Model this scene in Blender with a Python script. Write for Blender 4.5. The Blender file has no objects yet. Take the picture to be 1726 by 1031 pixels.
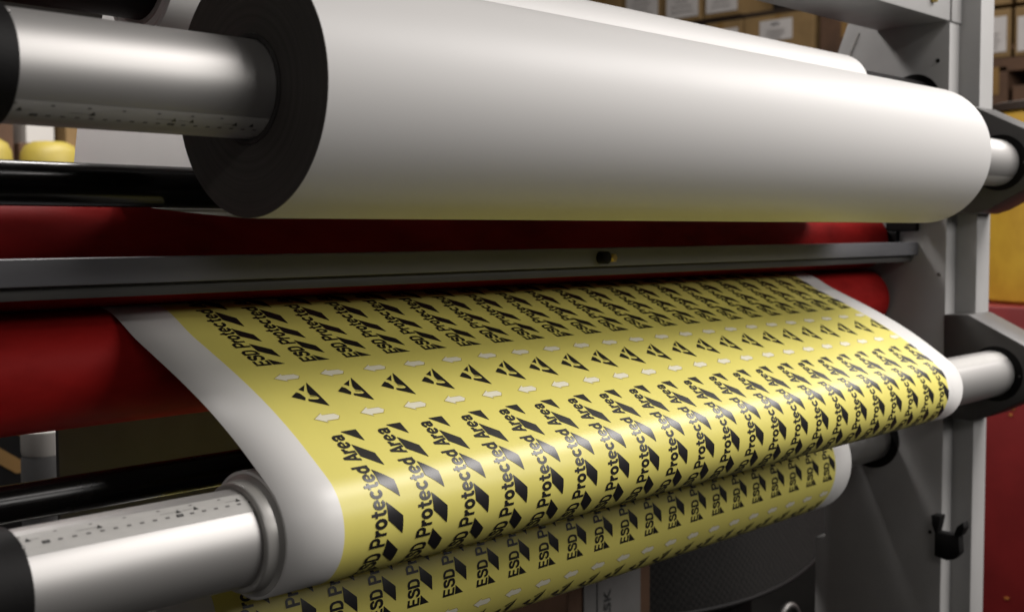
import bpy, bmesh, math, random
from mathutils import Vector, Matrix
import numpy as np
random.seed(4)
R = math.radians
S = bpy.context.scene
COL = S.collection

# ------------------------------------------------------------------ camera
cam_d = bpy.data.cameras.new("camera")
cam = bpy.data.objects.new("camera", cam_d)
COL.objects.link(cam)
_r = Vector((0.68511932, -0.72841896, -0.00416309))
_u = Vector((0.04648711, 0.03801884, 0.99819513))
_f = Vector((0.72694599, 0.6840763, -0.05990953))
cam.matrix_world = Matrix(((_r.x, _u.x, -_f.x, 0), (_r.y, _u.y, -_f.y, 0), (_r.z, _u.z, -_f.z, 0), (0, 0, 0, 1)))
cam_d.sensor_width = 36.0
cam_d.lens = 2052.12 / 1726 * 36.0
cam_d.clip_start = 0.02
cam_d.clip_end = 60
cam_d.dof.use_dof = True
cam_d.dof.focus_distance = 1.12
cam_d.dof.aperture_fstop = 7.8
S.camera = cam

# ------------------------------------------------------------------ world and lamps
W = bpy.data.worlds.new("World"); S.world = W; W.use_nodes = True
bgn = W.node_tree.nodes["Background"]
bgn.inputs[0].default_value = (1.0, 0.93, 0.88, 1)
bgn.inputs[1].default_value = 0.036

def area(name, loc, target, sx, sy, power, col=(1.0, 0.965, 0.93)):
    l = bpy.data.lights.new(name, 'AREA'); l.shape = 'RECTANGLE'; l.size = sx; l.size_y = sy
    l.energy = power; l.color = col
    o = bpy.data.objects.new(name, l); COL.objects.link(o)
    o.location = loc
    d = (Vector(target) - Vector(loc)).normalized()
    z = -d; x = Vector((1, 0, 0)); y = z.cross(x).normalized(); x = y.cross(z).normalized()
    o.matrix_world = Matrix(((x.x, y.x, z.x, loc[0]), (x.y, y.y, z.y, loc[1]), (x.z, y.z, z.z, loc[2]), (0, 0, 0, 1)))
    return o
def strip_light(name, p0, p1, width, power, col=(1.0, 0.955, 0.925)):
    """a straight strip of area light from p0 to p1, shining down"""
    l = bpy.data.lights.new(name, 'AREA'); l.shape = 'RECTANGLE'; p0 = Vector(p0); p1 = Vector(p1)
    l.size = (p1 - p0).length; l.size_y = width; l.energy = power; l.color = col
    o = bpy.data.objects.new(name, l); COL.objects.link(o)
    x = (p1 - p0).normalized(); z = (Vector((0, 0, 1)) - x * x.z).normalized(); y = z.cross(x); c = (p0 + p1) / 2
    o.matrix_world = Matrix(((x.x, y.x, z.x, c.x), (x.y, y.y, z.y, c.y), (x.z, y.z, z.z, c.z), (0, 0, 0, 1)))
strip_light("ceiling_tube_row", (1.50, -1.00, 1.80), (4.8, 0.35, 1.80), 1.05, 172)
strip_light("left_fill", (-2.8, -2.5, 1.9), (-0.6, -3.0, 1.9), 0.5, 36)  # unseen fill lamp, added to lift the left-facing sides and lower front
area("front_right_fill", (2.9, -2.5, 1.35), (1.2, 0.8, 0.0), 2.8, 0.8, 62)  # unseen soft fill, added to flatten the shading on the roll fronts
strip_light("rear_fill", (0.0, 2.0, 1.9), (2.6, 2.6, 1.9), 0.3, 85)  # unseen lamp added to brighten the hanging film from behind
area("rear_hall_lamp", (4.6, 2.6, 3.0), (5.2, 3.0, 0.3), 2.0, 1.0, 45)

S.view_settings.view_transform = 'Standard'
S.view_settings.look = 'None'
S.view_settings.gamma = 1
S.view_settings.exposure = 0
S.view_settings.use_curve_mapping = False

# ------------------------------------------------------------------ materials
def mat(name, col, rough=0.5, metal=0.0, spec=0.5, var=0.0, vscale=20.0, bump=0.0, bscale=200.0, stretch=(1, 1, 1),
        rvar=0.0, coat=0.0, coat_r=0.2, aniso=None, var_col=None):
    m = bpy.data.materials.new(name); m.use_nodes = True
    nt = m.node_tree; b = nt.nodes["Principled BSDF"]
    b.inputs["Base Color"].default_value = (*col, 1)
    b.inputs["Roughness"].default_value = rough
    b.inputs["Metallic"].default_value = metal
    b.inputs["Specular IOR Level"].default_value = spec
    if coat:
        b.inputs["Coat Weight"].default_value = coat
        b.inputs["Coat Roughness"].default_value = coat_r
    tc = nt.nodes.new("ShaderNodeTexCoord")
    mp = nt.nodes.new("ShaderNodeMapping"); mp.inputs["Scale"].default_value = stretch
    nt.links.new(tc.outputs["Object"], mp.inputs[0])
    if var or rvar:
        n = nt.nodes.new("ShaderNodeTexNoise"); n.inputs["Scale"].default_value = vscale
        n.inputs["Detail"].default_value = 6; n.inputs["Roughness"].default_value = 0.6
        nt.links.new(mp.outputs[0], n.inputs["Vector"])
        if var:
            mx = nt.nodes.new("ShaderNodeMix"); mx.data_type = 'RGBA'
            c2 = var_col if var_col else tuple(max(0, c * (1 - var)) for c in col)
            mx.inputs[6].default_value = (*col, 1); mx.inputs[7].default_value = (*c2, 1)
            rp = nt.nodes.new("ShaderNodeMapRange"); rp.inputs[1].default_value = 0.4; rp.inputs[2].default_value = 0.7
            nt.links.new(n.outputs["Fac"], rp.inputs[0]); nt.links.new(rp.outputs[0], mx.inputs[0])
            nt.links.new(mx.outputs[2], b.inputs["Base Color"])
        if rvar:
            rr = nt.nodes.new("ShaderNodeMapRange")
            rr.inputs[1].default_value = 0.35; rr.inputs[2].default_value = 0.65
            rr.inputs[3].default_value = rough - rvar; rr.inputs[4].default_value = rough + rvar
            nt.links.new(n.outputs["Fac"], rr.inputs[0]); nt.links.new(rr.outputs[0], b.inputs["Roughness"])
    if bump:
        n2 = nt.nodes.new("ShaderNodeTexNoise"); n2.inputs["Scale"].default_value = bscale; n2.inputs["Detail"].default_value = 4
        nt.links.new(mp.outputs[0], n2.inputs["Vector"])
        bp = nt.nodes.new("ShaderNodeBump"); bp.inputs["Strength"].default_value = bump; bp.inputs["Distance"].default_value = 0.001
        nt.links.new(n2.outputs["Fac"], bp.inputs["Height"]); nt.links.new(bp.outputs[0], b.inputs["Normal"])
    return m

M = {}
M['white_film'] = mat("white_film", (0.56, 0.552, 0.54), 0.50, spec=0.28, rvar=0.02, vscale=4)
M['white_web'] = mat("white_web", (0.74, 0.73, 0.71), 0.40, spec=0.5, bump=0.5, bscale=7, stretch=(1.6, 0.6, 0.6))
M['yellow'] = mat("yellow_print", (0.76, 0.68, 0.17), 0.40, spec=0.5, var=0.05, vscale=9, bump=0.5, bscale=7, stretch=(1.6, 0.6, 0.6))
M['ink'] = mat("black_ink", (0.012, 0.011, 0.012), 0.37, spec=0.6, bump=0.5, bscale=7, stretch=(1.6, 0.6, 0.6))
M['arrow'] = mat("pale_arrow_print", (0.80, 0.77, 0.62), 0.40, spec=0.55)
M['arrow_line'] = mat("arrow_outline", (0.44, 0.36, 0.06), 0.40, spec=0.55)
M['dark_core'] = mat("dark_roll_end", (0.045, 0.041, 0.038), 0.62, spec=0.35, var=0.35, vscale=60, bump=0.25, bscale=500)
M['core_ring'] = mat("core_ring", (0.035, 0.032, 0.030), 0.5, var=0.3, vscale=90)
M['grey_core'] = mat("grey_core", (0.42, 0.41, 0.39), 0.38, metal=0.4, spec=0.5)
M['alu'] = mat("brushed_aluminium", (0.45, 0.44, 0.428), 0.50, metal=0.75, bump=0.02, bscale=1500)
M['alu_old'] = mat("dull_aluminium", (0.50, 0.49, 0.47), 0.42, metal=1.0, rvar=0.05, vscale=60, bump=0.10, bscale=900)
M['strip'] = mat("scale_strip", (0.42, 0.41, 0.39), 0.55, spec=0.4, var=0.08, vscale=160, stretch=(0.4, 1, 1))
M['strip_mark'] = mat("scale_mark", (0.02, 0.02, 0.02), 0.5)
M['strip_faint'] = mat("scale_faint_mark", (0.13, 0.125, 0.12), 0.6)
M['black'] = mat("black_plastic", (0.005, 0.0045, 0.0045), 0.6, spec=0.18, var=0.3, vscale=70, bump=0.08, bscale=300)
M['black_gloss'] = mat("gloss_black_tube", (0.004, 0.0035, 0.0035), 0.24, spec=0.25, rvar=0.04, vscale=30)
M['red_rubber'] = mat("red_rubber", (0.32, 0.012, 0.011), 0.6, spec=0.07, var=0.45, vscale=18, stretch=(0.4, 1, 1), bump=0.08, bscale=250, rvar=0.06)
M['frame'] = mat("grey_frame_paint", (0.36, 0.356, 0.35), 0.42, spec=0.4, var=0.12, vscale=7, bump=0.10, bscale=450, rvar=0.05)
M['frame_shaded'] = mat("shaded_bracket_paint", (0.075, 0.072, 0.069), 0.45, spec=0.4, var=0.15, vscale=15, bump=0.10, bscale=400)  # same grey as the frame, darkened: the brackets' shade is in the colour
M['bar'] = mat("grey_bar_paint", (0.185, 0.185, 0.20), 0.42, spec=0.45, var=0.2, vscale=25, stretch=(0.2, 1, 1), rvar=0.08, bump=0.06, bscale=400)
M['panel'] = mat("dark_panel_paint", (0.075, 0.072, 0.068), 0.5, var=0.2, vscale=14, bump=0.08, bscale=300)
M['brass'] = mat("brass", (0.55, 0.40, 0.12), 0.35, metal=0.9)
M['chrome'] = mat("dull_chrome", (0.16, 0.155, 0.15), 0.5, metal=1.0)
M['carton'] = mat("carton", (0.25, 0.155, 0.06), 0.8, var=0.3, vscale=5, bump=0.1)
M['carton_dark'] = mat("dark_carton", (0.10, 0.05, 0.025), 0.8, var=0.4, vscale=6)
M['label'] = mat("paper_label", (0.52, 0.49, 0.47), 0.7, var=0.12, vscale=8)
M['grey_label'] = mat("grey_paper_label", (0.16, 0.155, 0.15), 0.7, var=0.2, vscale=12)
M['label_text'] = mat("label_print", (0.03, 0.03, 0.03), 0.7)
M['label_faint'] = mat("label_faint_print", (0.40, 0.375, 0.36), 0.7)
M['shelf'] = mat("shelf_steel", (0.035, 0.022, 0.015), 0.5, var=0.3, vscale=5)
M['yellow_drum'] = mat("yellow_drum", (0.60, 0.36, 0.035), 0.5, var=0.4, vscale=5, var_col=(0.42, 0.22, 0.02), bump=0.3, bscale=12)
M['yellow_tub'] = mat("yellow_tub", (0.42, 0.33, 0.06), 0.5, var=0.2, vscale=10)
M['red_cab'] = mat("red_steel", (0.20, 0.014, 0.014), 0.45, var=0.35, vscale=4, bump=0.05, bscale=60)
M['orange'] = mat("orange_paint", (0.42, 0.16, 0.03), 0.6)
M['wall'] = mat("dark_wall", (0.020, 0.016, 0.013), 0.9, var=0.3, vscale=2)
M['floor'] = mat("dark_floor", (0.007, 0.0065, 0.006), 0.95, spec=0.05, var=0.3, vscale=3, bump=0.2, bscale=20)
M['mesh'] = mat("chair_mesh", (0.045, 0.042, 0.038), 0.8, bump=0.8, bscale=260)
M['white_plastic'] = mat("white_plastic", (0.52, 0.50, 0.47), 0.5)
M['grey_plastic'] = mat("grey_plastic", (0.13, 0.13, 0.13), 0.5, var=0.2, vscale=10)
M['ochre'] = mat("ochre_board", (0.22, 0.12, 0.03), 0.7, var=0.3, vscale=5)

def rings(m, cy, cz, c1, c2, scale, bump):
    nt = m.node_tree; b = nt.nodes["Principled BSDF"]
    tc = nt.nodes.new("ShaderNodeTexCoord"); sp = nt.nodes.new("ShaderNodeSeparateXYZ"); cb = nt.nodes.new("ShaderNodeCombineXYZ")
    nt.links.new(tc.outputs["Object"], sp.inputs[0]); nt.links.new(sp.outputs[1], cb.inputs[0]); nt.links.new(sp.outputs[2], cb.inputs[1])
    vd = nt.nodes.new("ShaderNodeVectorMath"); vd.operation = 'DISTANCE'; vd.inputs[1].default_value = (cy, cz, 0)
    nt.links.new(cb.outputs[0], vd.inputs[0])
    n = nt.nodes.new("ShaderNodeTexNoise"); n.noise_dimensions = '1D'; n.inputs["Scale"].default_value = scale; n.inputs["Detail"].default_value = 8; n.inputs["Roughness"].default_value = 0.75
    nt.links.new(vd.outputs["Value"], n.inputs["W"])
    mx = nt.nodes.new("ShaderNodeMix"); mx.data_type = 'RGBA'; mx.inputs[6].default_value = (*c1, 1); mx.inputs[7].default_value = (*c2, 1)
    rp = nt.nodes.new("ShaderNodeMapRange"); rp.inputs[1].default_value = 0.35; rp.inputs[2].default_value = 0.65
    nt.links.new(n.outputs["Fac"], rp.inputs[0]); nt.links.new(rp.outputs[0], mx.inputs[0]); nt.links.new(mx.outputs[2], b.inputs["Base Color"])
    bp = nt.nodes.new("ShaderNodeBump"); bp.inputs["Strength"].default_value = bump; bp.inputs["Distance"].default_value = 0.0006
    nt.links.new(n.outputs["Fac"], bp.inputs["Height"]); nt.links.new(bp.outputs[0], b.inputs["Normal"])
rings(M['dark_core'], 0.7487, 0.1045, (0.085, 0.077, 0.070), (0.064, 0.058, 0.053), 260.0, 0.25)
def thin(name, col):
    m = bpy.data.materials.new(name); m.use_nodes = True; nt = m.node_tree; b = nt.nodes["Principled BSDF"]; out = nt.nodes["Material Output"]
    b.inputs["Base Color"].default_value = (*col, 1); b.inputs["Roughness"].default_value = 0.4
    tr = nt.nodes.new("ShaderNodeBsdfTranslucent"); tr.inputs[0].default_value = (*col, 1)
    mx = nt.nodes.new("ShaderNodeMixShader"); mx.inputs[0].default_value = 0.45
    nt.links.new(b.outputs[0], mx.inputs[1]); nt.links.new(tr.outputs[0], mx.inputs[2]); nt.links.new(mx.outputs[0], out.inputs[0])
    return m
M['thin_film'] = thin("translucent_white_film", (0.80, 0.79, 0.78))
# weave for the chair back
def weave(m):
    nt = m.node_tree; b = nt.nodes["Principled BSDF"]
    tc = nt.nodes.new("ShaderNodeTexCoord"); ck = nt.nodes.new("ShaderNodeTexChecker"); ck.inputs["Scale"].default_value = 130
    ck.inputs[1].default_value = (0.022, 0.020, 0.018, 1); ck.inputs[2].default_value = (0.007, 0.0065, 0.006, 1)
    nt.links.new(tc.outputs["Object"], ck.inputs[0]); nt.links.new(ck.outputs[0], b.inputs["Base Color"])
weave(M['mesh'])

# ------------------------------------------------------------------ helpers
def obj(name, bm, m, parent=None, smooth=False, angle=40):
    me = bpy.data.meshes.new(name); bm.to_mesh(me); bm.free()
    ms = m if isinstance(m, (list, tuple)) else [m]
    for k in ms: me.materials.append(M[k])
    if smooth:
        for p in me.polygons: p.use_smooth = True
        me.set_sharp_from_angle(angle=R(angle))
    o = bpy.data.objects.new(name, me); COL.objects.link(o)
    if parent is not None:
        o.parent = parent; o.matrix_parent_inverse = Matrix.Translation(-parent.location)
    return o
def thing(name, label, cat, loc=(0, 0, 0), group=None):
    o = bpy.data.objects.new(name, None); COL.objects.link(o); o.location = loc
    o.empty_display_size = 0.05
    return tag(o, label, cat, group)
def tag(o, label, cat, group=None):
    o['label'] = label; o['category'] = cat
    if group: o['group'] = group
    return o
def box(bm, x0, x1, y0, y1, z0, z1, mi=0, bev=0.0, rot=None):
    vs = [bm.verts.new((x, y, z)) for x in (x0, x1) for y in (y0, y1) for z in (z0, z1)]
    F = [(0, 1, 3, 2), (4, 6, 7, 5), (0, 4, 5, 1), (2, 3, 7, 6), (0, 2, 6, 4), (1, 5, 7, 3)]
    fs = []
    for f in F:
        q = bm.faces.new([vs[i] for i in f]); q.material_index = mi; fs.append(q)
    if rot: bmesh.ops.transform(bm, matrix=rot, verts=vs)
    if bev:
        es = list({e for f in fs for e in f.edges})
        bmesh.ops.bevel(bm, geom=es, offset=bev, segments=2, affect='EDGES', profile=0.5)
    return vs
def lathe(bm, prof, c, axis='x', n=96, mats=None):
    """prof: list of (a, r) along the axis; a is absolute coordinate on the axis; c the two other coordinates."""
    rings = []
    for a, r in prof:
        ring = []
        if r < 1e-6:
            ring = [bm.verts.new((a, c[0], c[1]) if axis == 'x' else (c[0], c[1], a))]
        else:
            for i in range(n):
                t = 2 * math.pi * i / n
                if axis == 'x': ring.append(bm.verts.new((a, c[0] + r * math.cos(t), c[1] + r * math.sin(t))))
                else: ring.append(bm.verts.new((c[0] + r * math.cos(t), c[1] + r * math.sin(t), a)))
        rings.append(ring)
    for k in range(len(rings) - 1):
        A, B = rings[k], rings[k + 1]; mi = mats[k] if mats else 0
        for i in range(n):
            j = (i + 1) % n
            if len(A) == 1 and len(B) == 1: continue
            if len(A) == 1: f = bm.faces.new((A[0], B[i], B[j]))
            elif len(B) == 1: f = bm.faces.new((A[i], B[0], A[j]))
            else: f = bm.faces.new((A[i], B[i], B[j], A[j]))
            f.material_index = mi
    bmesh.ops.recalc_face_normals(bm, faces=bm.faces)
def prism_x(bm, poly, x0, x1, bev=0.0):
    """polygon in (y,z) extruded along x"""
    a = [bm.verts.new((x0, y, z)) for y, z in poly]; b = [bm.verts.new((x1, y, z)) for y, z in poly]
    n = len(poly)
    fs = [bm.faces.new(a), bm.faces.new(b[::-1])]
    for i in range(n): fs.append(bm.faces.new((a[i], b[i], b[(i + 1) % n], a[(i + 1) % n])))
    bmesh.ops.recalc_face_normals(bm, faces=fs)
    if bev:
        es = list({e for f in fs for e in f.edges})
        bmesh.ops.bevel(bm, geom=es, offset=bev, segments=2, affect='EDGES', profile=0.5)
def tube(bm, pts, r, n=16):
    prev = None
    for i, p in enumerate(pts):
        p = Vector(p); a = Vector(pts[max(i - 1, 0)]); b = Vector(pts[min(i + 1, len(pts) - 1)])
        t = (b - a).normalized(); u = t.cross(Vector((0, 0, 1)))
        if u.length < 1e-3: u = t.cross(Vector((0, 1, 0)))
        u.normalize(); v = t.cross(u)
        ring = [bm.verts.new(p + r * (math.cos(2 * math.pi * k / n) * u + math.sin(2 * math.pi * k / n) * v)) for k in range(n)]
        if prev:
            for k in range(n): bm.faces.new((prev[k], prev[(k + 1) % n], ring[(k + 1) % n], ring[k]))
        else: bm.faces.new(ring)
        prev = ring
    bm.faces.new(prev[::-1]); bmesh.ops.recalc_face_normals(bm, faces=bm.faces)
def text_mesh(body, bold=0.0):
    cu = bpy.data.curves.new("letters", 'FONT'); cu.body = body; cu.size = 1.0; cu.offset = bold; cu.resolution_u = 3
    cu.fill_mode = 'FRONT'
    to = bpy.data.objects.new("letters", cu); COL.objects.link(to)
    dg = bpy.context.evaluated_depsgraph_get(); me = bpy.data.meshes.new_from_object(to.evaluated_get(dg))
    V = np.array([v.co[:2] for v in me.vertices]); Fc = [list(p.vertices) for p in me.polygons]
    bpy.data.objects.remove(to); bpy.data.curves.remove(cu); bpy.data.meshes.remove(me)
    mn = V.min(0); mx = V.max(0)
    return (V - mn) / (mx - mn), Fc, (mx - mn)[0] / (mx - mn)[1]

# ------------------------------------------------------------------ setting
bm = bmesh.new(); box(bm, -4, 12, -4, 9, -1.15, -1.10); o = obj("floor", bm, 'floor'); o['kind'] = 'structure'
bm = bmesh.new(); box(bm, -4, 12, 5.6, 5.7, -1.10, 3.6); o = obj("wall", bm, 'wall'); tag(o, "dark rear wall of the print hall behind the shelves", "wall")
bm = bmesh.new(); box(bm, 7.6, 7.7, -4, 5.6, -1.10, 3.6); o = obj("wall", bm, 'wall'); tag(o, "dark side wall behind the right hand carton shelves", "wall")

# ------------------------------------------------------------------ machine geometry (from the photograph's perspective)
AX, AZ = 0.7487, 0.1045      # upper front shaft
BY, BZ = 0.7489, -0.2214     # lower front shaft
CY, CZ = 0.950, -0.347       # rear lower shaft
DY, DZ = 0.885, 0.206        # rear upper shaft
XF = 1.8873; XC = 0.3316
RS = 0.0358

# ---- side frames (right one is seen; left one stands out of the picture and carries the left shaft ends)
def side_frame(label, plane, sgn):
    t = thing("side_frame", label, "machine frame", (plane, 0.9, -1.10), "side frames of the laminating machine")
    def xx(d): return plane + sgn * d
    bm = bmesh.new()
    poly = [(0.8267, -1.10), (0.8267, 0.60), (0.955, 0.60), (0.975, 0.372), (1.0045, 0.345), (1.036, 0.262), (1.036, -0.528), (1.053, -0.531), (1.053, -1.10)]
    prism_x(bm, poly, min(xx(0), xx(0.038)), max(xx(0), xx(0.038)), 0.0022)
    obj("side_plate", bm, 'frame', t, True)
    bm = bmesh.new()
    box(bm, min(xx(0.0382), xx(0.091)), max(xx(0.0382), xx(0.091)), 0.793, 0.93, -1.10, 0.62, bev=0.003)
    obj("post", bm, 'frame', t, True)
    # welded rear flange with its light folded edge
    bm = bmesh.new()
    prism_x(bm, [(1.0120, 0.262), (1.0155, 0.262), (0.9850, 0.329), (0.9815, 0.329)], min(xx(-0.0012), xx(-0.0002)), max(xx(-0.0012), xx(-0.0002)))
    obj("folded_edge", bm, 'strip', t)
    bm = bmesh.new()
    box(bm, min(xx(-0.012), xx(0)), max(xx(-0.012), xx(0)), 0.872, 0.925, 0.000, 0.060, bev=0.002)
    box(bm, min(xx(-0.012), xx(0)), max(xx(-0.012), xx(0)), 0.905, 0.985, -0.0385, -0.0005, bev=0.002)
    obj("bearing_block", bm, 'black', t)
    for (y, z, r, m_) in ((0.8387, -0.069, 0.0028, 'chrome'), (0.846, -0.488, 0.003, 'black'), (1.020, -0.10, 0.004, 'black'), (0.99, 0.20, 0.004, 'chrome'), (0.846, 0.27, 0.0035, 'black')):
        bm = bmesh.new(); lathe(bm, [(xx(-0.0018), 0), (xx(-0.0018), r * .8), (xx(-0.001), r), (xx(0.0005), r)], (y, z), n=20); obj("screw_head", bm, m_, t, True)
    # shaft sockets
    for (y, z, r) in ((CY, CZ, 0.049), (DY, DZ, 0.046)):
        bm = bmesh.new(); lathe(bm, [(xx(-0.0005), 0), (xx(-0.0005), r), (xx(0.0015), r)], (y, z), n=48); obj("shaft_socket", bm, 'black', t, True)
    return t
frame_r = side_frame("tall grey steel side frame at the right end of the rollers", 1.8895, 1)
frame_l = side_frame("grey steel side frame at the left end, just outside the picture", 0.2350, -1)

# ---- shaft brackets
def bracket(y, z, plane, sgn, label):
    t = thing("shaft_bracket", label, "bracket", (plane, 0.83, z - 0.07), "shaft brackets bolted to the side frames")
    rel = [(0.0778, 0.0885), (0.0386, 0.090), (-0.0487, 0.0466), (-0.066, 0.034), (-0.0765, 0.016), (-0.080, 0.0), (-0.0765, -0.016), (-0.066, -0.030),
           (-0.0504, -0.0385), (0.0093, -0.0707), (0.030, -0.0775), (0.0761, -0.0775)]
    bm = bmesh.new()
    a, b = plane - sgn * 0.0050, plane + sgn * 0.0850
    prism_x(bm, [(y + p, z + q) for p, q in rel], min(a, b), max(a, b), 0.0015)
    obj("bracket_plate", bm, 'frame_shaded', t, True)
    s = plane - sgn * 0.0058
    bm = bmesh.new(); lathe(bm, [(s, 0), (s, 0.0425), (plane - sgn * 0.0045, 0.0432)], (y - 0.0055, z), n=64)
    obj("bushing", bm, 'black', t, True)
    # small bright grub screw in the bushing
    bm = bmesh.new(); lathe(bm, [(s - sgn * 0.0015, 0), (s - sgn * 0.0015, 0.0016), (s, 0.0016)], (y - 0.0435, z - 0.001), n=10)
    obj("grub_screw", bm, 'chrome', t, True)
bracket(AX, AZ, 1.8895, 1, "shaded pointed bracket at right holding the shaft of the white roll")
bracket(BY, BZ, 1.8895, 1, "shaded pointed bracket at right holding the shaft of the printed roll")
bracket(AX, AZ, 0.2350, -1, "shaded bracket at left holding the upper front shaft")
bracket(BY, BZ, 0.2350, -1, "shaded bracket at left holding the lower front shaft")

# ---- shafts
MK_TRI = [0.3372, 0.3850, 0.4430, 0.4566, 0.4910, 0.5045]
def shaft(y, z, label, strip_angle=None, tube_m='alu', chuck_r=0.0385, name="roll_shaft"):
    t = thing(name, label, "shaft", (XC, y, z), "roll shafts of the machine")
    bm = bmesh.new(); lathe(bm, [(0.235, 0), (0.235, RS), (XF - 0.0012, RS), (XF, RS - 0.0012), (XF, 0)], (y, z), n=128)
    obj("shaft_tube", bm, tube_m, t, True)
    bm = bmesh.new(); lathe(bm, [(0.238, 0.036), (0.238, chuck_r), (XC - 0.001, chuck_r), (XC, chuck_r - 0.0012), (XC, 0.0359)], (y, z), n=96)
    ch = obj("chuck", bm, 'black', t, True)
    bm = bmesh.new(); a = R(150); lathe(bm, [(XC, 0), (XC + 0.001, 0.0012), (XC - 0.001, 0.0016)], (y - 0.037 * math.cos(R(52)), z + 0.037 * math.sin(R(52))), n=8)
    obj("screw", bm, 'chrome', ch)
    if strip_angle:
        a0, a1 = strip_angle; n = 12
        bm = bmesh.new()
        def P(x, a, r=RS + 0.00025): return (x, y - r * math.cos(R(a)), z + r * math.sin(R(a)))
        xs = [XC + 0.001 + (XF - 0.002 - XC - 0.001) * i / 40 for i in range(41)]
        g = [[bm.verts.new(P(x, a0 + (a1 - a0) * k / n)) for k in range(n + 1)] for x in xs]
        for i in range(40):
            for k in range(n): bm.faces.new((g[i][k], g[i + 1][k], g[i + 1][k + 1], g[i][k + 1]))
        def quad(x, a, dx, da, mi, r=RS + 0.00045):
            f = bm.faces.new([bm.verts.new(P(x + p, a + q, r)) for p, q in ((-dx, -da), (dx, -da), (dx, da), (-dx, da))]); f.material_index = mi
        mid = a0 + (a1 - a0) * 0.64; sg = 1 if a1 > a0 else -1
        for tx in MK_TRI:
            f = bm.faces.new([bm.verts.new(P(tx + p, mid + q, RS + 0.00045)) for p, q in ((-0.0021, -2.2), (0.0021, -2.2), (0.0, 3.4))]); f.material_index = 1
        low = a0 + (a1 - a0) * 0.43
        k = 0; x = 0.3475
        while x < 0.52:
            big = k in (0, 10)
            quad(x, low, 0.0026 if big else 0.0016, 2.0 if big else 1.3, 1 if big else 2)
            if big: quad(x, low, 0.0013, 0.7, 2, RS + 0.00055)
            x += 0.0095; k += 1
        for xx_, w in ((0.378, .009), (0.4365, .007), (0.450, .004), (0.486, .005), (0.3415, .003)): quad(xx_, mid, w, 0.25, 2)
        for xx_ in (0.333, 0.357, 0.381, 0.405, 0.430, 0.455, 0.478): quad(xx_, a0 + (a1 - a0) * 0.86, 0.0012, 0.9, 2)
        obj("scale_strip", bm, ['strip', 'strip_mark', 'strip_faint'], t, True)
    return t
shaft(AX, AZ, "brushed aluminium shaft carrying the big white film roll, black chuck at left", (-73.5, -39.8))
shaft(BY, BZ, "brushed aluminium shaft with printed scale, running through the yellow printed roll", (42.6, 73.1))
shaft(CY, CZ, "aluminium shaft inside the rear printed roll, seen beneath the front roll", None, 'alu_old')
shaft(DY, DZ, "shaft of the rear white roll, topmost, mostly hidden at top left", None, 'black', 0.040)

# ---- upper front white roll
XA0, XA1, RA = 0.5171, 1.6383, 0.0930
t = thing("film_roll", "big glossy white film roll with dark end face, in front at the top", "film roll", (XA0, AX, AZ), "white film rolls")
bm = bmesh.new()
lathe(bm, [(XA0 + 0.0002, 0.0402), (XA0, 0.0415), (XA0, RA - 0.0006), (XA0 + 0.0006, RA), (XA1 - 0.003, RA), (XA1, RA - 0.003), (XA1, 0.0402)], (AX, AZ), n=256, mats=[1, 1, 1, 0, 0, 1])
obj("film_winding", bm, ['white_film', 'dark_core'], t, True, 30)
bm = bmesh.new()
lathe(bm, [(XA0 - 0.001, 0.0364), (XA0 - 0.001, 0.0392), (XA0 - 0.0004, 0.0400), (XA1 + 0.001, 0.0400), (XA1 + 0.001, 0.0364)], (AX, AZ), n=128)
obj("core", bm, 'core_ring', t, True)

pf_ = [(AX + (RA + 0.0003) * math.cos(R(a)), AZ - (RA + 0.0003) * math.sin(R(a))) for a in (90, 88, 86, 84)]
pf_ += [(0.80, 0.0146), (0.84, 0.0175), (0.87, 0.0198), (0.90, 0.0226), (0.925, 0.0262), (0.942, 0.0287)]
pf_ += [(0.965 + 0.0468 * math.cos(R(a)), -0.0151 + 0.0468 * math.sin(R(a))) for a in (100, 90, 80, 60, 40, 20, 0, -30, -60, -80)]
bm = bmesh.new(); g = [[bm.verts.new((XA0, y, z)), bm.verts.new((XA1, y, z))] for y, z in pf_]
for i in range(len(g) - 1): bm.faces.new((g[i][0], g[i][1], g[i + 1][1], g[i + 1][0]))
bmesh.ops.solidify(bm, geom=bm.faces[:], thickness=0.0003)
obj("unwinding_film", bm, 'white_film', t, True, 60)

# ---- rear white roll with its loose film
XD0, XD1, RD = 0.5115, 1.6383, 0.0515
t = thing("film_roll", "smaller white film roll behind and above the big one, film hanging down", "film roll", (XD0, DY, DZ), "white film rolls")
bm = bmesh.new()
lathe(bm, [(XD0, 0.0402), (XD0, 0.0462), (XD0 + 0.001, 0.0466), (XD0 + 0.001, 0.0478), (XD0, 0.0480), (XD0, RD), (XD1 - 0.003, RD), (XD1, RD - 0.003), (XD1, 0.0402)], (DY, DZ), n=160)
obj("film_winding", bm, 'white_film', t, True, 30)
bm = bmesh.new(); lathe(bm, [(XD0 - 0.001, 0.0364), (XD0 - 0.001, 0.0400), (XD1 + 0.001, 0.0400), (XD1 + 0.001, 0.0364)], (DY, DZ), n=96)
obj("core", bm, 'grey_core', t, True)
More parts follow.
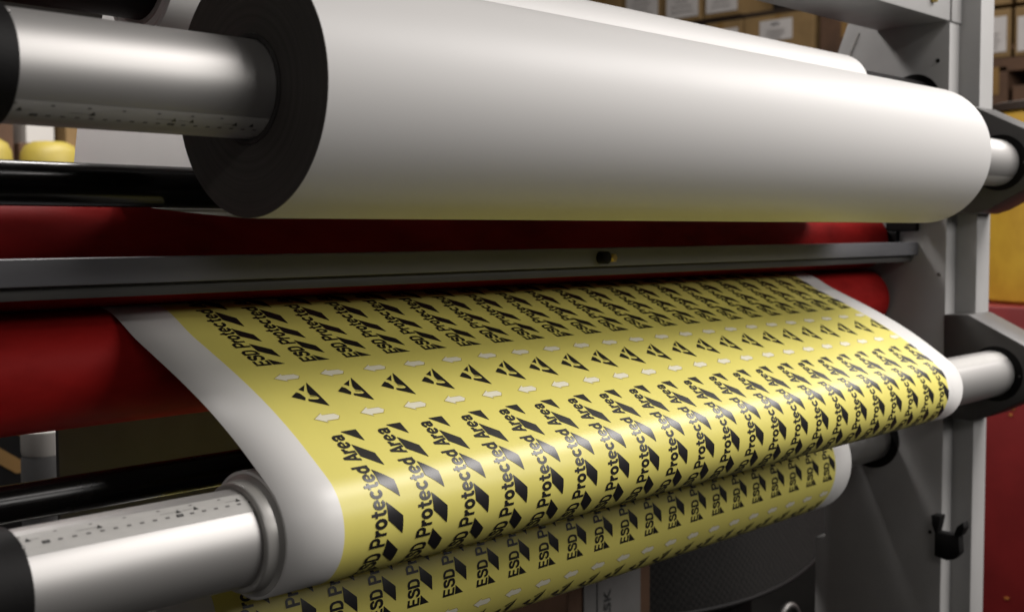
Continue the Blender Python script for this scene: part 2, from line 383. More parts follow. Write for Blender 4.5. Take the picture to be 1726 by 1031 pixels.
# strip of film from the back of this roll to the nip, wrapping the upper red roller
NY, NZ, NR = 0.965, -0.0151, 0.0474
pts = [(DY + RD * math.cos(R(a)), DZ + RD * math.sin(R(a))) for a in (60, 50, 40, 32)]
pts += [(0.9455, 0.180), (0.966, 0.142), (0.9935, 0.0908), (1.0005, 0.0625), (1.003, 0.02)]
pts += [(NY + (NR + 0.0006) * math.cos(R(a)), NZ + (NR + 0.0006) * math.sin(R(a))) for a in (-10, -30, -50, -70, -84)]
bm = bmesh.new()
g = []
for (y, z) in pts: g.append([bm.verts.new((XD0, y, z)), bm.verts.new((XD1 + 0.02, y, z))])
for i in range(len(g) - 1): bm.faces.new((g[i][0], g[i][1], g[i + 1][1], g[i + 1][0]))
bmesh.ops.solidify(bm, geom=bm.faces[:], thickness=0.0003)
obj("hanging_film", bm, 'thin_film', t, True, 60)

# ---- idler tubes
def idler(y, z, r, label):
    t = thing("idler_tube", label, "idler tube", (0.235, y, z), "black idler tubes")
    bm = bmesh.new(); lathe(bm, [(0.236, 0), (0.236, r), (1.888, r), (1.888, 0)], (y, z), n=64); obj("tube", bm, 'black_gloss', t, True)
    bm = bmesh.new(); lathe(bm, [(1.872, r), (1.872, r + 0.003), (1.8885, r + 0.003), (1.8885, r)], (y, z), n=48); obj("end_collar", bm, 'black', t, True)
idler(0.870, 0.0375, 0.0166, "glossy black tube behind the dark end of the big white roll")
idler(0.900, -0.2028, 0.0146, "glossy black tube running behind the printed roll's aluminium shaft")

# ---- red nip rollers
def nip(z, rr, label):
    t = thing("rubber_roller", label, "rubber roller", (0.24, NY, z), "red rubber nip rollers")
    bm = bmesh.new(); x1 = 1.880
    lathe(bm, [(0.26, 0.02), (0.26, rr - 0.002), (0.262, rr), (x1 - 0.006, rr), (x1 - 0.002, rr - 0.0014), (x1, rr - 0.0044), (x1, 0.02)], (NY, z), n=128)
    obj("rubber_sleeve", bm, 'red_rubber', t, True, 30)
    bm = bmesh.new(); lathe(bm, [(0.236, 0), (0.236, 0.0205), (1.888, 0.0205), (1.888, 0)], (NY, z), n=48); obj("journal", bm, 'black', t, True)
nip(-0.0151, 0.0464, "upper red rubber roller, above the long grey bar")
nip(-0.1117, 0.0500, "lower red rubber roller, beneath the grey bar and behind the film")

# ---- grey crossbar in front of the nip
t = thing("crossbar", "long grey painted bar crossing in front of the red rollers", "bar", (0.24, 0.90, -0.0385))
bm = bmesh.new(); box(bm, 0.2355, 1.8890, 0.8735, 0.9085, -0.0385, -0.0180, bev=0.0012); obj("bar_body", bm, 'bar', t, True)
bm = bmesh.new(); box(bm, 0.2355, 1.8890, 0.8840, 0.9075, -0.0492, -0.0387, bev=0.001); obj("lower_lip", bm, 'panel', t, True)
bm = bmesh.new()
def cyl_y(bm, x, z, y0, y1, r, n=32, r1=None):
    prof = [(y0, 0), (y0, (r if r1 is None else r1)), (y0 + 0.001, r), (y1, r)]
    rings = []
    for a, rr in prof:
        rings.append([bm.verts.new((x, a, z))] if rr < 1e-6 else [bm.verts.new((x + rr * math.cos(2 * math.pi * i / n), a, z + rr * math.sin(2 * math.pi * i / n))) for i in range(n)])
    for A, B in zip(rings, rings[1:]):
        for i in range(n):
            j = (i + 1) % n
            if len(A) == 1: bm.faces.new((A[0], B[i], B[j]))
            else: bm.faces.new((A[i], B[i], B[j], A[j]))
    bmesh.ops.recalc_face_normals(bm, faces=bm.faces)
cyl_y(bm, 1.0745, -0.0285, 0.862, 0.8737, 0.0072, r1=0.006); obj("stop_knob", bm, 'black', t, True)
bm = bmesh.new(); cyl_y(bm, 1.0915, -0.0290, 0.8655, 0.8737, 0.0052, 6, 0.0045); obj("hex_nut", bm, 'brass', t)

# ---- upper machine beam
t = thing("machine_beam", "heavy grey box beam joining the side frames above the rolls", "beam", (0.24, 0.89, 0.33))
bm = bmesh.new(); box(bm, 0.2355, 1.8893, 0.8262, 0.953, 0.3295, 0.47, bev=0.0025); obj("beam_body", bm, 'frame', t, True)
bm = bmesh.new(); box(bm, 1.8893, 1.9272, 0.8240, 0.8262, 0.3295, 0.47, bev=0.0008); obj("end_plate", bm, 'frame', t, True)
bm = bmesh.new(); cyl_y(bm, 1.8229, 0.3575, 0.8195, 0.8262, 0.0085, 6, 0.0075); obj("bolt_head", bm, 'brass', t)
# ---- dark cover panel behind the lower rollers
bm = bmesh.new(); box(bm, 0.5490, 1.8885, 1.120, 1.126, -0.46, -0.08, bev=0.001)
tag(obj("cover_panel", bm, 'panel'), "flat dark grey sheet metal panel behind the lower rollers", "panel")
# ---- cable clip on the frame
t = thing("cable_clip", "small black two-pronged clip stuck on the right side frame's edge", "clip", (1.889, 0.81, -0.52))
bm = bmesh.new()
prism_x(bm, [(0.8302, -0.521), (0.8302, -0.4815), (0.790, -0.4815), (0.788, -0.510), (0.797, -0.521), (0.810, -0.525)], 1.8700, 1.8890, 0.002); obj("clip_body", bm, 'black', t, True)
for q in (((0.8355, -0.455), (0.8345, -0.470), (0.8300, -0.4815), (0.8255, -0.4815), (0.8225, -0.468), (0.8200, -0.455)), ((0.7980, -0.4815), (0.7935, -0.468), (0.7835, -0.4585), (0.7810, -0.468), (0.7870, -0.4815))):
    bm = bmesh.new(); prism_x(bm, q[::-1], 1.8690, 1.8890, 0.0008); obj("prong", bm, 'black', t, True)

# ------------------------------------------------------------------ printed film
X0, X1 = 0.5115, 1.6656
YL, YR = 0.5632, 1.6178
PITCH, COL0, NCOL, PERIOD = 0.0475, 0.6040, 22, 0.2417
RB = 0.0475
def catm(P, n=6):
    P = [np.array(p) for p in P]; out = []
    for i in range(len(P) - 1):
        p0 = P[max(i - 1, 0)]; p1 = P[i]; p2 = P[i + 1]; p3 = P[min(i + 2, len(P) - 1)]
        for k in range(n):
            t = k / n
            out.append(.5 * ((2 * p1) + (-p0 + p2) * t + (2 * p0 - 5 * p1 + 4 * p2 - p3) * t * t + (-p0 + 3 * p1 - 3 * p2 + p3) * t ** 3))
    out.append(P[-1]); return np.array(out)
_arc = [(BY + RB * math.cos(a), BZ + RB * math.sin(a)) for a in [R(126 + 3 * i) for i in range(108)]]
_lead = [(.985, -.0611), (.962, -.0612), (.950, -.0633), (.938, -.0674), (.925, -.0738), (.905, -.0846), (.88, -.0955), (.850, -.1085), (.825, -.1200), (.800, -.1325), (.775, -.1466), (.752, -.1612)]
_lead.append(_arc[0]); _t = (_arc[1][0] - _arc[0][0], _arc[1][1] - _arc[0][1]); _k = 0.028 / math.hypot(*_t)
_c = catm(_lead + [(_arc[0][0] + _t[0] * _k, _arc[0][1] + _t[1] * _k)], 8)
profB = np.vstack([_c[:8 * (len(_lead) - 1)], np.array(_arc)])
RC = 0.0805
profC = np.array([(CY + RC * math.cos(R(90 + a)), CZ + RC * math.sin(R(90 + a))) for a in range(0, 361, 2)])
# s in the fit began 0.0 at y=.975 ; same here
class Prof:
    def __init__(s, P):
        s.P = P; d = np.diff(P, axis=0); L = np.hypot(d[:, 0], d[:, 1]); s.S = np.concatenate([[0], np.cumsum(L)])
        T = np.gradient(P, axis=0); T /= np.hypot(T[:, 0], T[:, 1])[:, None]
        s.N = np.stack([T[:, 1], -T[:, 0]], 1)           # outward (up / away from the roll)
    def at(s, v, off=0.0):
        y = np.interp(v, s.S, s.P[:, 0]); z = np.interp(v, s.S, s.P[:, 1])
        ny = np.interp(v, s.S, s.N[:, 0]); nz = np.interp(v, s.S, s.N[:, 1])
        return y + off * ny, z + off * nz

# ---- one printed cell as flat polygons in (x, s), relative to the column centre x and the period start
# heavy grotesque letters built from strokes ; each returns pieces (vertices, faces), cap height 1
def ribbon(P, w):
    P = [np.array(p, float) for p in P]; V = []; F = []
    for i, p in enumerate(P):
        a = P[max(i - 1, 0)]; b = P[min(i + 1, len(P) - 1)]; t = (b - a) / np.hypot(*(b - a)); n = np.array([-t[1], t[0]])
        V += [p + n * w * .56, p - n * w * .56]
        if i: F.append([2 * i - 2, 2 * i - 1, 2 * i + 1, 2 * i])
    return np.array(V), F
def rect(x0, x1, y0, y1): return np.array([(x0, y0), (x1, y0), (x1, y1), (x0, y1)]), [[0, 1, 2, 3]]
def smooth(P): return [tuple(q) for q in catm(P, 5)]
def arc(cx, cy, rx, ry, a0, a1, w, n=26):
    return ribbon([(cx + rx * math.cos(R(a0 + (a1 - a0) * i / n)), cy + ry * math.sin(R(a0 + (a1 - a0) * i / n))) for i in range(n + 1)], w)
def quad(*P): return np.array(P, float), [[0, 1, 2, 3]]
GL = {
 'E': ([rect(0, .21, 0, 1), rect(.21, .64, .83, 1), rect(.21, .60, .425, .59), rect(.21, .66, 0, .17)], .74),
 'S': ([ribbon(smooth([(.60, .70), (.575, .83), (.46, .905), (.33, .915), (.19, .88), (.12, .78), (.14, .665), (.25, .59), (.42, .53), (.56, .46), (.615, .33), (.58, .18), (.46, .095), (.33, .082), (.19, .11), (.10, .20), (.085, .32)]), .185)], .76),
 'D': ([rect(0, .21, 0, 1), ribbon(smooth([(.21, .915), (.34, .915), (.48, .86), (.575, .74), (.61, .5), (.575, .26), (.48, .14), (.34, .085), (.21, .085)]), .175)], .79),
 'P': ([rect(0, .21, 0, 1), ribbon(smooth([(.21, .915), (.42, .915), (.54, .87), (.595, .76), (.585, .60), (.51, .49), (.40, .455), (.21, .455)]), .165)], .74),
 'r': ([rect(0, .19, 0, .73), ribbon(smooth([(.16, .44), (.20, .555), (.28, .625), (.36, .645), (.44, .64)]), .18)], .46),
 'o': ([arc(.32, .365, .23, .288, 0, 360, .185)], .695),
 't': ([rect(.12, .31, .17, .95), rect(0, .12, .58, .73), rect(.31, .44, .58, .73), ribbon(smooth([(.215, .20), (.23, .12), (.30, .077), (.44, .078)]), .16)], .49),
 'e': ([rect(.16, .50, .315, .425), arc(.32, .365, .23, .288, 0, 318, .175)], .68),
 'c': ([arc(.32, .365, .225, .288, 38, 322, .185)], .645),
 'd': ([arc(.30, .365, .21, .288, 0, 360, .18), rect(.43, .62, 0, 1)], .72),
 'A': ([quad((0, 0), (.205, 0), (.475, 1), (.265, 1)), quad((.535, 0), (.74, 0), (.475, 1), (.265, 1)), rect(.17, .57, .20, .35)], .75),
 'a': ([ribbon(smooth([(.075, .50), (.12, .60), (.24, .655), (.38, .635), (.455, .54), (.46, .40), (.46, .0)]), .175), arc(.26, .215, .165, .14, 0, 360, .155)], .655),
}
def word(txt, gap=.34):
    x = 0; out = []
    for ch in txt:
        if ch == ' ': x += gap; continue
        ps, adv = GL[ch]
        for V, F in ps: out.append((V + [x, 0], F))
        x += adv
    return out, x - .06
cell_polys = []      # (vertices Nx2, faces, material index)
def poly(pts, mi): cell_polys.append((np.array(pts, float), [list(range(len(pts)))], mi))
# text: reading direction = decreasing s, letters' up = -x
S_E, S_A = 0.3853, 0.2467
WORDS, WLEN = word("ESD Protected Area")
for n_, (V_, F_) in enumerate(WORDS):
    cell_polys.append((np.stack([0.0007 - V_[:, 1] * 0.0154, S_E - V_[:, 0] / WLEN * (S_E - S_A)], 1), F_, (0, 10, 20)[n_ % 3]))
# hazard stripes
def clip_s(P, lo, hi):
    def cl(P, f):
        out = []
        for i in range(len(P)):
            a, b = P[i], P[(i + 1) % len(P)]; fa, fb = f(a), f(b)
            if fa >= 0: out.append(a)
            if (fa >= 0) != (fb >= 0):
                t = fa / (fa - fb); out.append((a[0] + (b[0] - a[0]) * t, a[1] + (b[1] - a[1]) * t))
        return out
    P = cl(P, lambda q: q[1] - lo); return cl(P, lambda q: hi - q[1]) if P else P
for k in range(6):
    a = 0.2302 + k * 0.0290
    P = clip_s([(0.0020, a), (0.0172, a + 0.0130), (0.0172, a + 0.0272), (0.0020, a + 0.0142)], 0.2437, 0.3853)
    if len(P) > 2: poly(P, 0)
# direction arrows (pointing left) with a thin outline
def arrow(c, g, mi):
    xt = 0.0 - 0.0133; 
    P = [(xt - g * 1.6, 0), (xt + 0.0105 + g * 0.3, 0.0068 + g * 1.3), (xt + 0.0105 + g * 0.3, 0.0042 + g), (xt + 0.0235 + g * .6, 0.0042 + g), (xt + 0.0272 + g * 1.2, 0), (xt + 0.0235 + g * .6, -0.0042 - g), (xt + 0.0105 + g * 0.3, -0.0042 - g), (xt + 0.0105 + g * 0.3, -0.0068 - g * 1.3)]
    poly([(x * 0.92 + 0.0006, c + s * 0.86) for x, s in P], mi)
for c in (0.1652, 0.2252):
    arrow(c, 0.0007, 2); arrow(c, -0.0001, 1)
# warning triangle : local u (right) = -s, v (up) = -x
def uv(u, v): return (0.0 - v, 0.1937 - u)
TA, TT, TB = (185., 480.), (310., 355.), (520., 550.)
_Mx = np.linalg.inv(np.array([[TA[0], TT[0], TB[0]], [TA[1], TT[1], TB[1]], [1, 1, 1]]))
_T = np.array([[0, .0175, -.0175], [.0135, -.0132, -.0132]]) @ _Mx
def img(q): r = _T @ np.array([q[0], q[1], 1.0]); return uv(r[0], r[1])
for P in ([(185, 480), (222, 440), (256, 450), (308, 486), (306, 508)],
          [(240, 418), (294, 377), (291, 434), (266, 424)],
          [(310, 355), (420, 457), (428, 487), (398, 470), (345, 464), (322, 436), (314, 388)],
          [(420, 457), (520, 550), (335, 513), (330, 496), (380, 499), (414, 498), (432, 487), (426, 480)],
          [(346, 472), (392, 474), (406, 486), (392, 478), (346, 477)]):
    poly([img(q) for q in P], 0)

LAYER = {0: 0.00032, 10: 0.00036, 20: 0.00040, 1: 0.00030, 2: 0.00016}
def slice_cell():
    out = []
    for V, Fc, mi in cell_polys:
        b = bmesh.new(); vs = [b.verts.new((x, s, 0)) for x, s in V]
        for f in Fc:
            try: b.faces.new([vs[i] for i in f])
            except ValueError: pass
        lo, hi = V[:, 1].min(), V[:, 1].max(); s = math.ceil(lo / 0.0025) * 0.0025
        while s < hi:
            bmesh.ops.bisect_plane(b, geom=b.verts[:] + b.edges[:] + b.faces[:], plane_co=(0, s, 0), plane_no=(0, 1, 0)); s += 0.0025
        bmesh.ops.triangulate(b, faces=[f for f in b.faces if len(f.verts) > 4])
        b.verts.index_update()
        out.append((np.array([v.co[:2] for v in b.verts]), [[v.index for v in f.verts] for f in b.faces], mi)); b.free()
    return out
CELL = slice_cell()
def printed_film(name, prof, s0, s1, parent, xshift=0.0, sshift=0.0, endcap=True):
    pf = Prof(prof); verts = []; faces = []; mats = []
    # base sheet
    ss = pf.S[(pf.S >= s0 - 1e-9) & (pf.S <= s1 + 1e-9)]
    xs = [X0, YL + xshift * 0, YR, X1]
    nx = [1, 14, 1]
    XS = [X0]; MS = []
    for i in range(3):
        for k in range(nx[i]): XS.append(xs[i] + (xs[i + 1] - xs[i]) * (k + 1) / nx[i]); MS.append(3 if i == 1 else 4)
    y, z = pf.at(ss)
    for i in range(len(ss)):
        for x in XS: verts.append((x, y[i], z[i]))
    w = len(XS)
    for i in range(len(ss) - 1):
        for k in range(w - 1):
            faces.append((i * w + k, i * w + k + 1, (i + 1) * w + k + 1, (i + 1) * w + k)); mats.append(MS[k])
    # inner side, a little lower : gives the film thickness
    base = len(verts)
    y, z = pf.at(ss, -0.0003)
    for i in range(len(ss)):
        for x in (X0, X1): verts.append((x, y[i], z[i]))
    for i in range(len(ss) - 1):
        faces.append((base + 2 * i, base + 2 * i + 2, base + 2 * i + 3, base + 2 * i + 1)); mats.append(4)
        faces.append((base + 2 * i, i * w, (i + 1) * w, base + 2 * i + 2)); mats.append(4)
        faces.append((base + 2 * i + 1, base + 2 * i + 3, (i + 1) * w + w - 1, i * w + w - 1)); mats.append(4)
    smax = pf.S[-1]
    for per in range(-1, 3):
        for c in range(NCOL):
            for V, Fc, mi in CELL:
                sv = V[:, 1] + per * PERIOD + sshift
                if sv.max() > min(s1, smax) or sv.min() < max(s0, 0):
                    keep = [f for f in Fc if all(max(s0, 0) <= sv[i] <= min(s1, smax) for i in f)]
                else: keep = Fc
                if not keep: continue
                y, z = pf.at(sv, LAYER[mi]); b0 = len(verts)
                xx = V[:, 0] + COL0 + c * PITCH + xshift
                verts.extend(zip(xx.tolist(), y.tolist(), z.tolist()))
                for f in keep: faces.append(tuple(b0 + i for i in f)); mats.append(mi % 10)
    me = bpy.data.meshes.new(name); me.from_pydata(verts, [], faces)
    for k in ('ink', 'arrow', 'arrow_line', 'yellow', 'white_web'): me.materials.append(M[k])
    me.polygons.foreach_set('material_index', mats)
    for p in me.polygons: p.use_smooth = True
    me.update()
    o = bpy.data.objects.new(name, me); COL.objects.link(o)
    o.parent = parent; o.matrix_parent_inverse = Matrix.Translation(-parent.location)
    return o

tB = thing("printed_roll", "yellow printed film coming from the nip and winding onto the lower front shaft", "printed film roll", (X0, BY, BZ), "rolls of yellow printed warning film")
printed_film("printed_film", profB, 0.0, 99, tB, 0.0, 0.0056)
bm = bmesh.new()
lathe(bm, [(X0 - 0.0002, 0.0452), (X0 - 0.0002, RB - 0.0012), (X0 + 0.0006, RB - 0.0006), (X1 - 0.0006, RB - 0.0006), (X1, RB - 0.0014), (X1, 0.0452)], (BY, BZ), n=160)
obj("film_winding", bm, 'white_web', tB, True, 30)
bm = bmesh.new()
lathe(bm, [(0.4992, 0.0360), (0.4988, 0.0388), (0.4996, 0.0402), (0.5012, 0.0409), (0.5085, 0.0418), (0.5100, 0.0436), (0.5108, 0.0450), (X1 + 0.004, 0.0450), (X1 + 0.004, 0.0360)], (BY, BZ), n=160)
obj("core", bm, 'grey_core', tB, True)

tC = thing("printed_roll", "shaded yellow printed roll beneath and behind the front printed roll", "printed film roll", (X0, CY, CZ), "rolls of yellow printed warning film")
printed_film("printed_film", profC, 0.0, 99, tC, -0.004, -0.001)
bm = bmesh.new(); lathe(bm, [(X0, 0.0402), (X0, RC - 0.0006), (X1, RC - 0.0006), (X1, 0.0402)], (CY, CZ), n=128); obj("film_winding", bm, 'white_web', tC, True, 30)
bm = bmesh.new(); lathe(bm, [(X0 - 0.003, 0.0361), (X0 - 0.003, 0.0400), (X1 + 0.003, 0.0400), (X1 + 0.003, 0.0361)], (CY, CZ), n=96); obj("core", bm, 'grey_core', tC, True)

# ------------------------------------------------------------------ background
# shelf rack : plane of its front at x = 6
t = thing("shelf_rack", "dark steel shelf rack full of cartons, far behind the machine", "shelf rack", (6.1, 3.6, -1.10))
for y in (5.15, 3.30, 2.02):
    for x in (6.04, 6.55):
        bm = bmesh.new(); box(bm, x - 0.03, x + 0.03, y - 0.03, y + 0.03, -1.10, 2.1); obj("upright", bm, 'shelf', t)
for z in (1.235, 0.90, 0.55, 0.0, 1.75):
    bm = bmesh.new(); box(bm, 6.012, 6.60, 2.0, 5.2, z - 0.022, z); obj("shelf_board", bm, 'shelf' if z != 0.90 else 'carton_dark', t)
def carton(y0, y1, z0, z1, label, lab=None, head=None, m='carton', depth=0.34, x=6.0):
    t = thing("carton", label, "carton", (x, (y0 + y1) / 2, z0), "cartons on the rear shelves")
    bm = bmesh.new(); box(bm, x, x + depth, y0, y1, z0, z1, bev=0.004); obj("box", bm, m, t)
    bm = bmesh.new(); ty = y0 + (y1 - y0) * random.uniform(.35, .6)
    box(bm, x - 0.002, x - 0.0003, ty - 0.018, ty + 0.018, z0 + (z1 - z0) * random.uniform(.35, .7), z1 - 0.003); obj("tape_strip", bm, 'ochre', t)
    if lab:
        a, b, c, d = lab
        a += random.uniform(0, .012); b -= random.uniform(0, .012); d -= random.uniform(0, .03)
        bm = bmesh.new(); box(bm, x - 0.004, x - 0.0025, a, b, c, d); l = obj("paper_label", bm, 'label', t)
        bm = bmesh.new()
        n = 5; h = (d - c)
        for i in range(n):
            zz = c + h * (0.12 + 0.1 * i); wl = (b - a) * random.uniform(.16, .38)
            m_ = (a + b) / 2
            box(bm, x - 0.0075, x - 0.0045, m_ - wl, m_ + wl, zz, zz + h * 0.035)
        obj("small_print", bm, 'label_faint', l)
        if head:
            V, Fc, asp = text_mesh(head, 0.02); hh = h * 0.13; ww = hh * asp
            me = bpy.data.meshes.new("heading")
            me.from_pydata([(x - 0.0065, (a + b) / 2 + ww / 2 - v[0] * ww, d - h * 0.28 + v[1] * hh) for v in V], [], Fc)
            me.materials.append(M['label_text']); ho = bpy.data.objects.new("heading", me); COL.objects.link(ho)
            ho.parent = l
    return t
carton(4.72, 5.05, 1.236, 1.62, "plain ochre carton at the left end of the visible shelf row")
carton(4.415, 4.70, 1.236, 1.60, "carton with a pale label, second from the left on the shelf", (4.43, 4.675, 1.25, 1.58))
carton(4.120, 4.395, 1.236, 1.60, "carton with a pale label between two dark gaps on the shelf", (4.137, 4.378, 1.262, 1.58))
carton(3.845, 4.100, 1.236, 1.56, "carton whose label meets the beam's lower edge", (3.862, 4.085, 1.262, 1.54))
carton(3.840, 4.090, 0.901, 1.205, "carton on the shelf board below, label just over the white roll", (3.86, 4.07, 0.95, 1.190))
carton(3.386, 3.828, 0.901, 1.205, "wide brown carton with one big headed label", (3.515, 3.728, 1.062, 1.200), "MSDR")
carton(3.075, 3.350, 0.901, 1.18, "dark reddish carton beside the frame's slanted edge", m='carton_dark')
carton(2.325, 2.520, 0.842, 1.075, "carton with pale label directly right of the frame post", (2.337, 2.50, 0.868, 1.058))
carton(2.050, 2.305, 0.842, 1.075, "carton with pale label at the picture's right edge", (2.10, 2.292, 0.862, 1.050))
carton(2.325, 2.520, 1.095, 1.220, "small ochre carton above, directly right of the frame post")
carton(2.050, 2.300, 1.095, 1.220, "small ochre carton at the top right corner")
carton(2.08, 2.31, 0.551, 0.70, "dark carton low on the shelf at the right edge", m='carton_dark')
carton(2.335, 2.50, 0.551, 0.80, "dark carton low on the shelf beside the frame post", m='carton_dark')
bm = bmesh.new(); box(bm, 6.0, 6.36, 2.04, 2.52, 0.772, 0.838, bev=0.003); tag(obj("tray", bm, 'carton_dark'), "flat dark brown tray beneath the labelled cartons at right", "tray")

# yellow drum standing on a red cabinet (right edge)
t = thing("tool_cabinet", "tall red steel cabinet at the right edge behind the frame", "cabinet", (3.2, 1.05, -1.10))
bm = bmesh.new(); box(bm, 3.0, 3.55, 0.70, 1.40, -1.10, -0.185, bev=0.006); obj("cabinet_body", bm, 'red_cab', t, True)
bm = bmesh.new(); box(bm, 2.992, 3.0, 0.72, 1.385, -1.06, -0.235, bev=0.003); d = obj("cabinet_door", bm, 'red_cab', t, True)
for yy, zz, a, b in ((1.138, -0.420, .004, .0025), (1.135, -0.434, .004, .002), (1.139, -0.449, .003, .003), (1.140, -0.905, .005, .002)):
    bm = bmesh.new(); box(bm, 2.989, 2.9915, yy - a, yy + a, zz - b, zz + b); obj("paint_chip_mark", bm, 'orange', t)
t = thing("drum", "big dull yellow drum standing on the red cabinet", "drum", (3.3, 1.02, -0.184))
bm = bmesh.new(); prof = [(-0.184, 0), (-0.184, 0.225), (-0.175, 0.235)]
prof += [(0.28, 0.235), (0.31, 0.228), (0.318, 0.19), (0.318, 0)]
lathe(bm, prof, (3.28, 1.08), 'z', 64); obj("drum_body", bm, 'yellow_drum', t, True)
bm = bmesh.new(); lathe(bm, [(0.300, 0.234), (0.300, 0.240), (0.318, 0.240), (0.322, 0.225)], (3.28, 1.08), 'z', 64); obj("rim", bm, 'shelf', t, True)

# left background : yellow tubs, white box, brown cartons
bm = bmesh.new(); box(bm, 0.9, 3.0, 3.05, 3.9, 0.06, 0.09); 
t = thing("work_table", "dark table with yellow tubs behind the machine at left", "table", (1.9, 3.4, -1.10))
obj("table_top", bm, 'shelf', t)
for x in (0.95, 2.95):
    for y in (3.10, 3.85):
        bm = bmesh.new(); box(bm, x - 0.025, x + 0.025, y - 0.025, y + 0.025, -1.10, 0.06); obj("leg", bm, 'shelf', t)
for (x, r, lab) in ((1.566, 0.078, "rounded yellow tub just left of the hanging white film"), (1.392, 0.066, "rounded yellow tub at the picture's left edge")):
    t = thing("yellow_tub", lab, "tub", (x, 3.2, 0.09), "yellow tubs on the table")
    bm = bmesh.new(); lathe(bm, [(0.0905, 0), (0.0905, r), (0.190, r), (0.220, r * 0.96), (0.240, r * 0.82), (0.251, r * 0.55), (0.254, 0)], (x, 3.2), 'z', 48); obj("tub_body", bm, 'yellow_tub', t, True, 60)
    bm = bmesh.new(); lathe(bm, [(0.150, r + 0.0005), (0.152, r + 0.004), (0.158, r + 0.004), (0.160, r + 0.0005)], (x, 3.2), 'z', 48); obj("lid_rim", bm, 'yellow_tub', t, True)
bm = bmesh.new(); box(bm, 1.605, 1.690, 3.42, 3.52, 0.262, 0.36, bev=0.003); t2 = obj("small_box", bm, 'white_plastic'); tag(t2, "small white box on a brown carton above the yellow tub", "box")
for (a, b, c, d, lab, m) in ((1.25, 1.56, 0.0905, 0.40, "dark brown carton behind the yellow tubs, left of the white box", 'carton_dark'), (1.575, 1.705, 0.0905, 0.2615, "brown carton under the small white box", 'carton_dark'), (1.715, 1.95, 0.0905, 0.42, "ochre carton right of the small white box", 'carton')):
    t = thing("carton", lab, "carton", ((a + b) / 2, 3.4, c), "cartons on the left table")
    bm = bmesh.new(); box(bm, a, b, 3.40, 3.7, c, d, bev=0.004); obj("box", bm, m, t)
    bm = bmesh.new(); box(bm, (a + b) / 2 - 0.02, (a + b) / 2 + 0.02, 3.3985, 3.3995, c + 0.005, d - 0.005); obj("tape_strip", bm, 'ochre' if m != 'ochre' else 'carton', t)
# warm sliver seen above the upper shaft at the left
t = thing("carton", "ochre carton high on the left rack, just over the upper shaft", "carton", (1.5, 3.4, 0.55), "cartons on the left table")
bm = bmesh.new(); box(bm, 1.44, 1.66, 3.45, 3.8, 0.590, 0.618, bev=0.002); obj("box", bm, 'ochre', t)
bm = bmesh.new(); box(bm, 1.50, 1.54, 3.4485, 3.4495, 0.592, 0.616); obj("tape_strip", bm, 'carton', t)
bm = bmesh.new(); box(bm, 1.2, 2.0, 3.42, 3.9, 0.565, 0.589); tag(obj("wall_shelf", bm, 'shelf'), "dark shelf board high at left behind the shaft", "shelf")

# hazard striped board and capped canister (lower left)
t = thing("striped_barrier", "ochre and black striped board at the lower left edge", "barrier board", (1.0, 2.3, -1.10))
bm = bmesh.new(); box(bm, 0.55, 1.50, 2.30, 2.33, -0.75, -0.35); obj("board", bm, 'black', t)
for k in range(9):
    x = 0.62 + k * 0.11
    bm = bmesh.new(); a = [(x - 0.05, -0.36), (x - 0.005, -0.36), (x + 0.135 , -0.46), (x + 0.09, -0.46)]
    vs = [bm.verts.new((p, 2.298, q)) for p, q in a] + [bm.verts.new((p, 2.3, q)) for p, q in a]
    bm.faces.new(vs[:4])
    for i in range(4): bm.faces.new((vs[i], vs[(i + 1) % 4], vs[4 + (i + 1) % 4], vs[4 + i]))
    obj("stripe", bm, 'ochre', t)
for x in (0.60, 1.45):
    bm = bmesh.new(); box(bm, x - 0.02, x + 0.02, 2.31, 2.345, -1.10, -0.75); obj("foot", bm, 'black', t)
t = thing("canister", "slim grey canister with a bright white cap at lower left", "canister", (0.86, 1.8, -1.10))
cx, cy = 0.856, 1.80
bm = bmesh.new(); lathe(bm, [(-1.10, 0), (-1.10, 0.031), (-0.345, 0.031), (-0.335, 0.0285)], (cx, cy), 'z', 48); obj("canister_body", bm, 'grey_plastic', t, True)
bm = bmesh.new(); lathe(bm, [(-0.336, 0.0295), (-0.330, 0.0305), (-0.300, 0.0305), (-0.296, 0.027), (-0.296, 0)], (cx, cy), 'z', 48); obj("cap", bm, 'white_plastic', t, True)

# carton with writing, under the rear printed roll
t = thing("carton", "carton with a grey label lettered ASK, under the rear printed roll", "carton", (1.53, 1.3, -1.10))
bm = bmesh.new(); box(bm, 1.425, 1.640, 1.224, 1.50, -1.10, -0.540, bev=0.003); obj("box", bm, 'carton_dark', t)
bm = bmesh.new(); box(bm, 1.461, 1.608, 1.2205, 1.2235, -0.80, -0.550); lab = obj("paper_label", bm, 'grey_label', t)
V, Fc, asp = text_mesh("ASK", 0.02); hh = 0.018; ww = 0.058
me = bpy.data.meshes.new("lettering"); me.from_pydata([(1.519 + hh / 2 - v[1] * hh, 1.2195, -0.634 + v[0] * ww) for v in V], [], Fc)
me.materials.append(M['label_text']); ho = bpy.data.objects.new("lettering", me); COL.objects.link(ho); ho.parent = lab
bm = bmesh.new(); box(bm, 1.4925, 1.4938, 1.2192, 1.2203, -0.79, -0.56); obj("ruled_line", bm, 'label_text', lab)

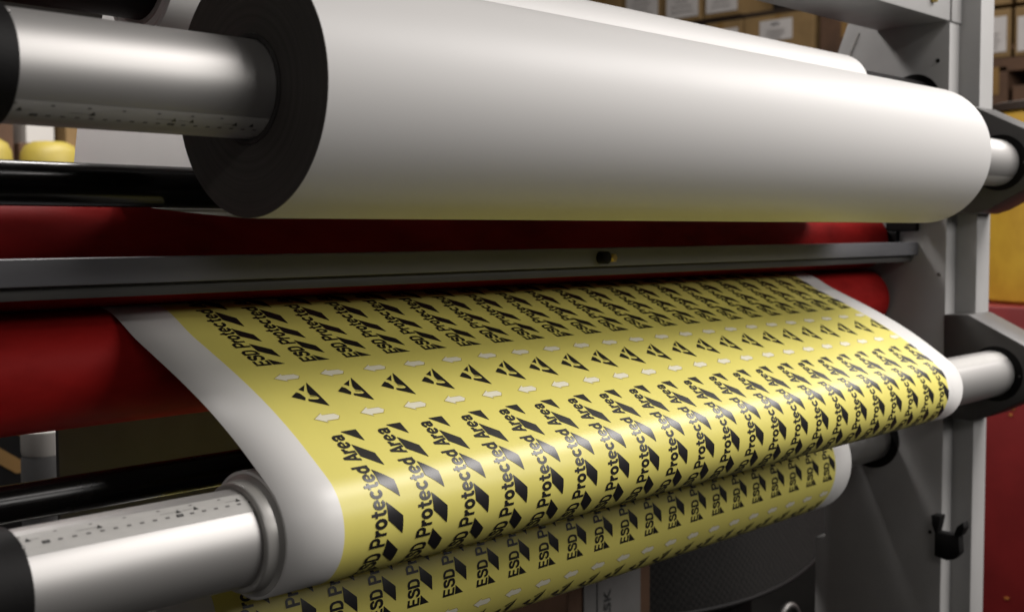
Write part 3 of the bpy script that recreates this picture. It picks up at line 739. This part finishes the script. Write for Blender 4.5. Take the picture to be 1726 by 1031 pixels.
# office chair, dark, behind the lower opening
t = thing("office_chair", "black office chair with woven mesh back, behind the machine's lower opening", "chair", (2.0, 1.5, -1.10))
bm = bmesh.new()
n = 24; g = []
for i in range(n + 1):
    u = i / n * 2 - 1; row = []
    for k in range(13):
        v = k / 12
        w = 0.38 * (1 - 0.16 * abs(v - 0.5) ** 1.5 * 2)
        row.append(bm.verts.new((2.02 + u * w, 1.24 + 0.05 * u * u + 0.02 * math.sin(v * 3), -0.700 + v * 0.52 + 0.02 * u * u * (1 - 2 * v))))
    g.append(row)
for i in range(n):
    for k in range(12): bm.faces.new((g[i][k], g[i + 1][k], g[i + 1][k + 1], g[i][k + 1]))
rim = [g[i][12].co.copy() for i in range(n + 1)] + [g[n][k].co.copy() for k in range(11, -1, -1)] + [g[i][0].co.copy() for i in range(n - 1, -1, -1)] + [g[0][k].co.copy() for k in range(1, 12)]
bmesh.ops.solidify(bm, geom=bm.faces[:], thickness=0.006); obj("backrest", bm, 'mesh', t, True, 60)
bm = bmesh.new(); tube(bm, rim + [rim[0]], 0.005, 10); obj("back_frame", bm, 'black', t, True, 60)
bm = bmesh.new(); box(bm, 1.76, 2.24, 1.30, 1.74, -0.745, -0.70, bev=0.02); obj("seat", bm, 'black', t, True)
bm = bmesh.new(); tube(bm, [(1.95 + 0.034 * math.cos(R(a)) , 1.14, -0.722 + 0.036 * math.sin(R(a))) for a in range(0, 181, 15)], 0.007, 12); tube(bm, [(1.95, 1.14, -0.73), (1.93, 1.35, -0.74)], 0.006, 10); obj("chrome_lever", bm, 'chrome', t, True, 60)
bm = bmesh.new(); box(bm, 1.96, 2.04, 1.27, 1.33, -0.76, -0.62, bev=0.01); obj("back_stem", bm, 'black', t, True)
bm = bmesh.new(); lathe(bm, [(-1.04, 0), (-1.04, 0.03), (-0.72, 0.03)], (2.00, 1.52), 'z', 24); obj("gas_column", bm, 'black', t, True)
for k in range(5):
    a = 2 * math.pi * k / 5; bm = bmesh.new()
    tube(bm, [(2.00, 1.52, -1.03), (2.00 + 0.27 * math.cos(a), 1.52 + 0.27 * math.sin(a), -1.055)], 0.016, 10)
    tube(bm, [(2.00 + 0.27 * math.cos(a), 1.505 + 0.27 * math.sin(a), -1.075), (2.00 + 0.27 * math.cos(a), 1.535 + 0.27 * math.sin(a), -1.075)], 0.025, 14)
    obj("castor_leg", bm, 'black', t, True)
